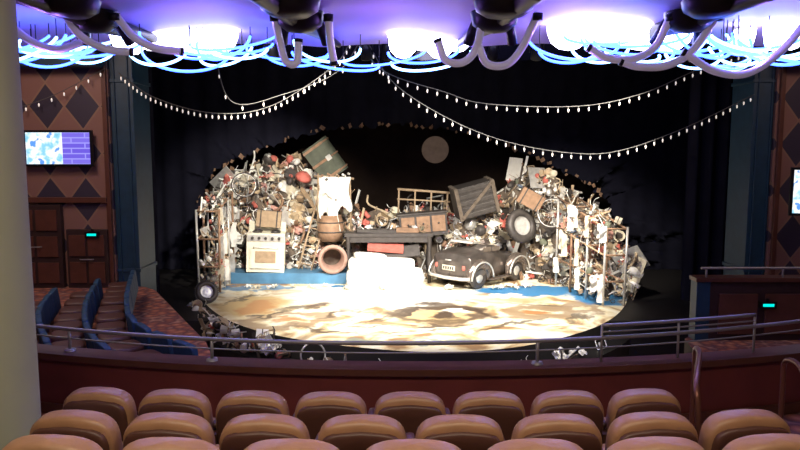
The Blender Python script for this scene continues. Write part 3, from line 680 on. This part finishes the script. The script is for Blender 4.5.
b.tube([(-1.69,-.12,1.0),(-1.74,-.1,1.0),(-1.74,.1,1.0),(-1.69,.12,1.0)],.02,6,2)
b.box((-.6,.1,1.52),(1.0,.8,.07),(.05,.1,.3),2); b.box((.2,-.1,1.45),(.8,.5,.06),(.2,-.15,-.4),4)
for k in range(10): junk_item(b,(U(-1.2,.6),U(-.4,.4),1.4+U(0,.15)),U(.12,.24))
o=place(b,'vintage_car',[M_car,JP[0],JP[6],JP[4],mk('fender_paint',(.26,.21,.18),.25,.7,.8,3),JP[7],JP[1]]+JP[7:]+JP[:1],(2.5,21.35,0),(0,0,.78),0); o.scale=(.88,.88,.86)
b=MB()
for i in range(26): crumple(b,(U(-5,4.5),U(20.0,20.5),.08),U(.1,.22),random.choice([2,1]),(0,0,U(0,3)))
b.obj('scattered_newspaper',JP)

# ---------------------------------------------------------------- lights
def look(o,t): o.rotation_euler=(Vector(t)-o.location).to_track_quat('-Z','Y').to_euler()
def spot(loc,t,e,col,ang,blend=.5,r=.15):
    l=bpy.data.lights.new('stage_key_light','SPOT'); l.energy=e; l.color=col; l.spot_size=math.radians(ang); l.spot_blend=blend; l.shadow_soft_size=r
    o=bpy.data.objects.new('stage_key_light',l); o.location=loc; scene.collection.objects.link(o); look(o,t)
spot((-3.5,11.5,6.9),(.3,18.6,.3),5800,(1,.94,.82),60,.7)
spot((5.0,11.5,6.9),(1.3,18.6,.3),5800,(1,.94,.82),60,.7)
spot((.8,10.5,6.9),(.2,19.0,0),5600,(1,.95,.86),42,.9)
spot((-2,14.9,5.9),(-4.2,22,2.2),3600,(1,.93,.8),50,.7)
spot((3.5,14.9,5.9),(4.8,20.5,1.8),3000,(1,.91,.76),54,.7)
spot((.8,15.5,7.0),(.4,21.4,.8),2400,(1,.95,.85),40,.8)
def pt(loc,e,col,r=.03,name='glow_fill'):
    l=bpy.data.lights.new(name,'POINT'); l.energy=e; l.color=col; l.shadow_soft_size=r
    o=bpy.data.objects.new(name,l); o.location=loc; scene.collection.objects.link(o)
for x,y,e in ((-3.3,6.6,11),(-1.9,6.7,13),(-.1,6.6,9),(-.1,7.6,9),(1.6,6.6,13),(1.9,7.3,10),(3.3,6.5,12),(4.6,6.8,10),(-4.6,7,8),(.5,7.7,8)):
    pt((x,y,4.9),e,(.42,.2,1))  # unseen points added among the tubes to throw violet glow on the ceiling
for x in (-3.2,-2.2,3.2,4.0): pt((x,8.9,5.3),16,(.15,.35,1))
def area(loc,t,e,col,sx,sy,name='house_and_fill_light'):  # overhead house light, plus added fills for walls and curtains
    l=bpy.data.lights.new(name,'AREA'); l.shape='RECTANGLE'; l.size=sx; l.size_y=sy; l.energy=e; l.color=col
    o=bpy.data.objects.new(name,l); o.location=loc; scene.collection.objects.link(o); look(o,t)
area((0,2.6,5.28),(0,3.9,0),88,(1,.86,.64),5,.5)
area((-1.5,1.5,5.25),(-2.6,4.2,3.5),12,(1,1,.72),.6,.6)
area((-7,12.0,7.0),(-7.7,15,3),85,(1,.72,.62),1,1)
area((8.8,12.0,7.0),(9.2,15,3),42,(1,.7,.6),1,1)
area((-6,10,7.0),(-5.3,11.5,1),110,(1,.78,.64),2,2)
area((6.5,9.5,7.0),(7,12,1),30,(1,.78,.62),2,1)
area((1,13,7.1),(1,23,3),110,(.5,.52,1),6,.6)  # unseen blue wash added so the curtains read faintly
w=bpy.data.worlds.new('world'); scene.world=w; w.use_nodes=True
w.node_tree.nodes['Background'].inputs[0].default_value=(.02,.02,.04,1); w.node_tree.nodes['Background'].inputs[1].default_value=.3

# ---------------------------------------------------------------- camera
cd=bpy.data.cameras.new('camera'); cd.sensor_width=36; cd.lens=693/800*36; cd.clip_end=200
cam=bpy.data.objects.new('camera',cd); cam.location=(0,0,4.1); cam.rotation_euler=(math.radians(90-6.2),0,0)
scene.collection.objects.link(cam); scene.camera=cam
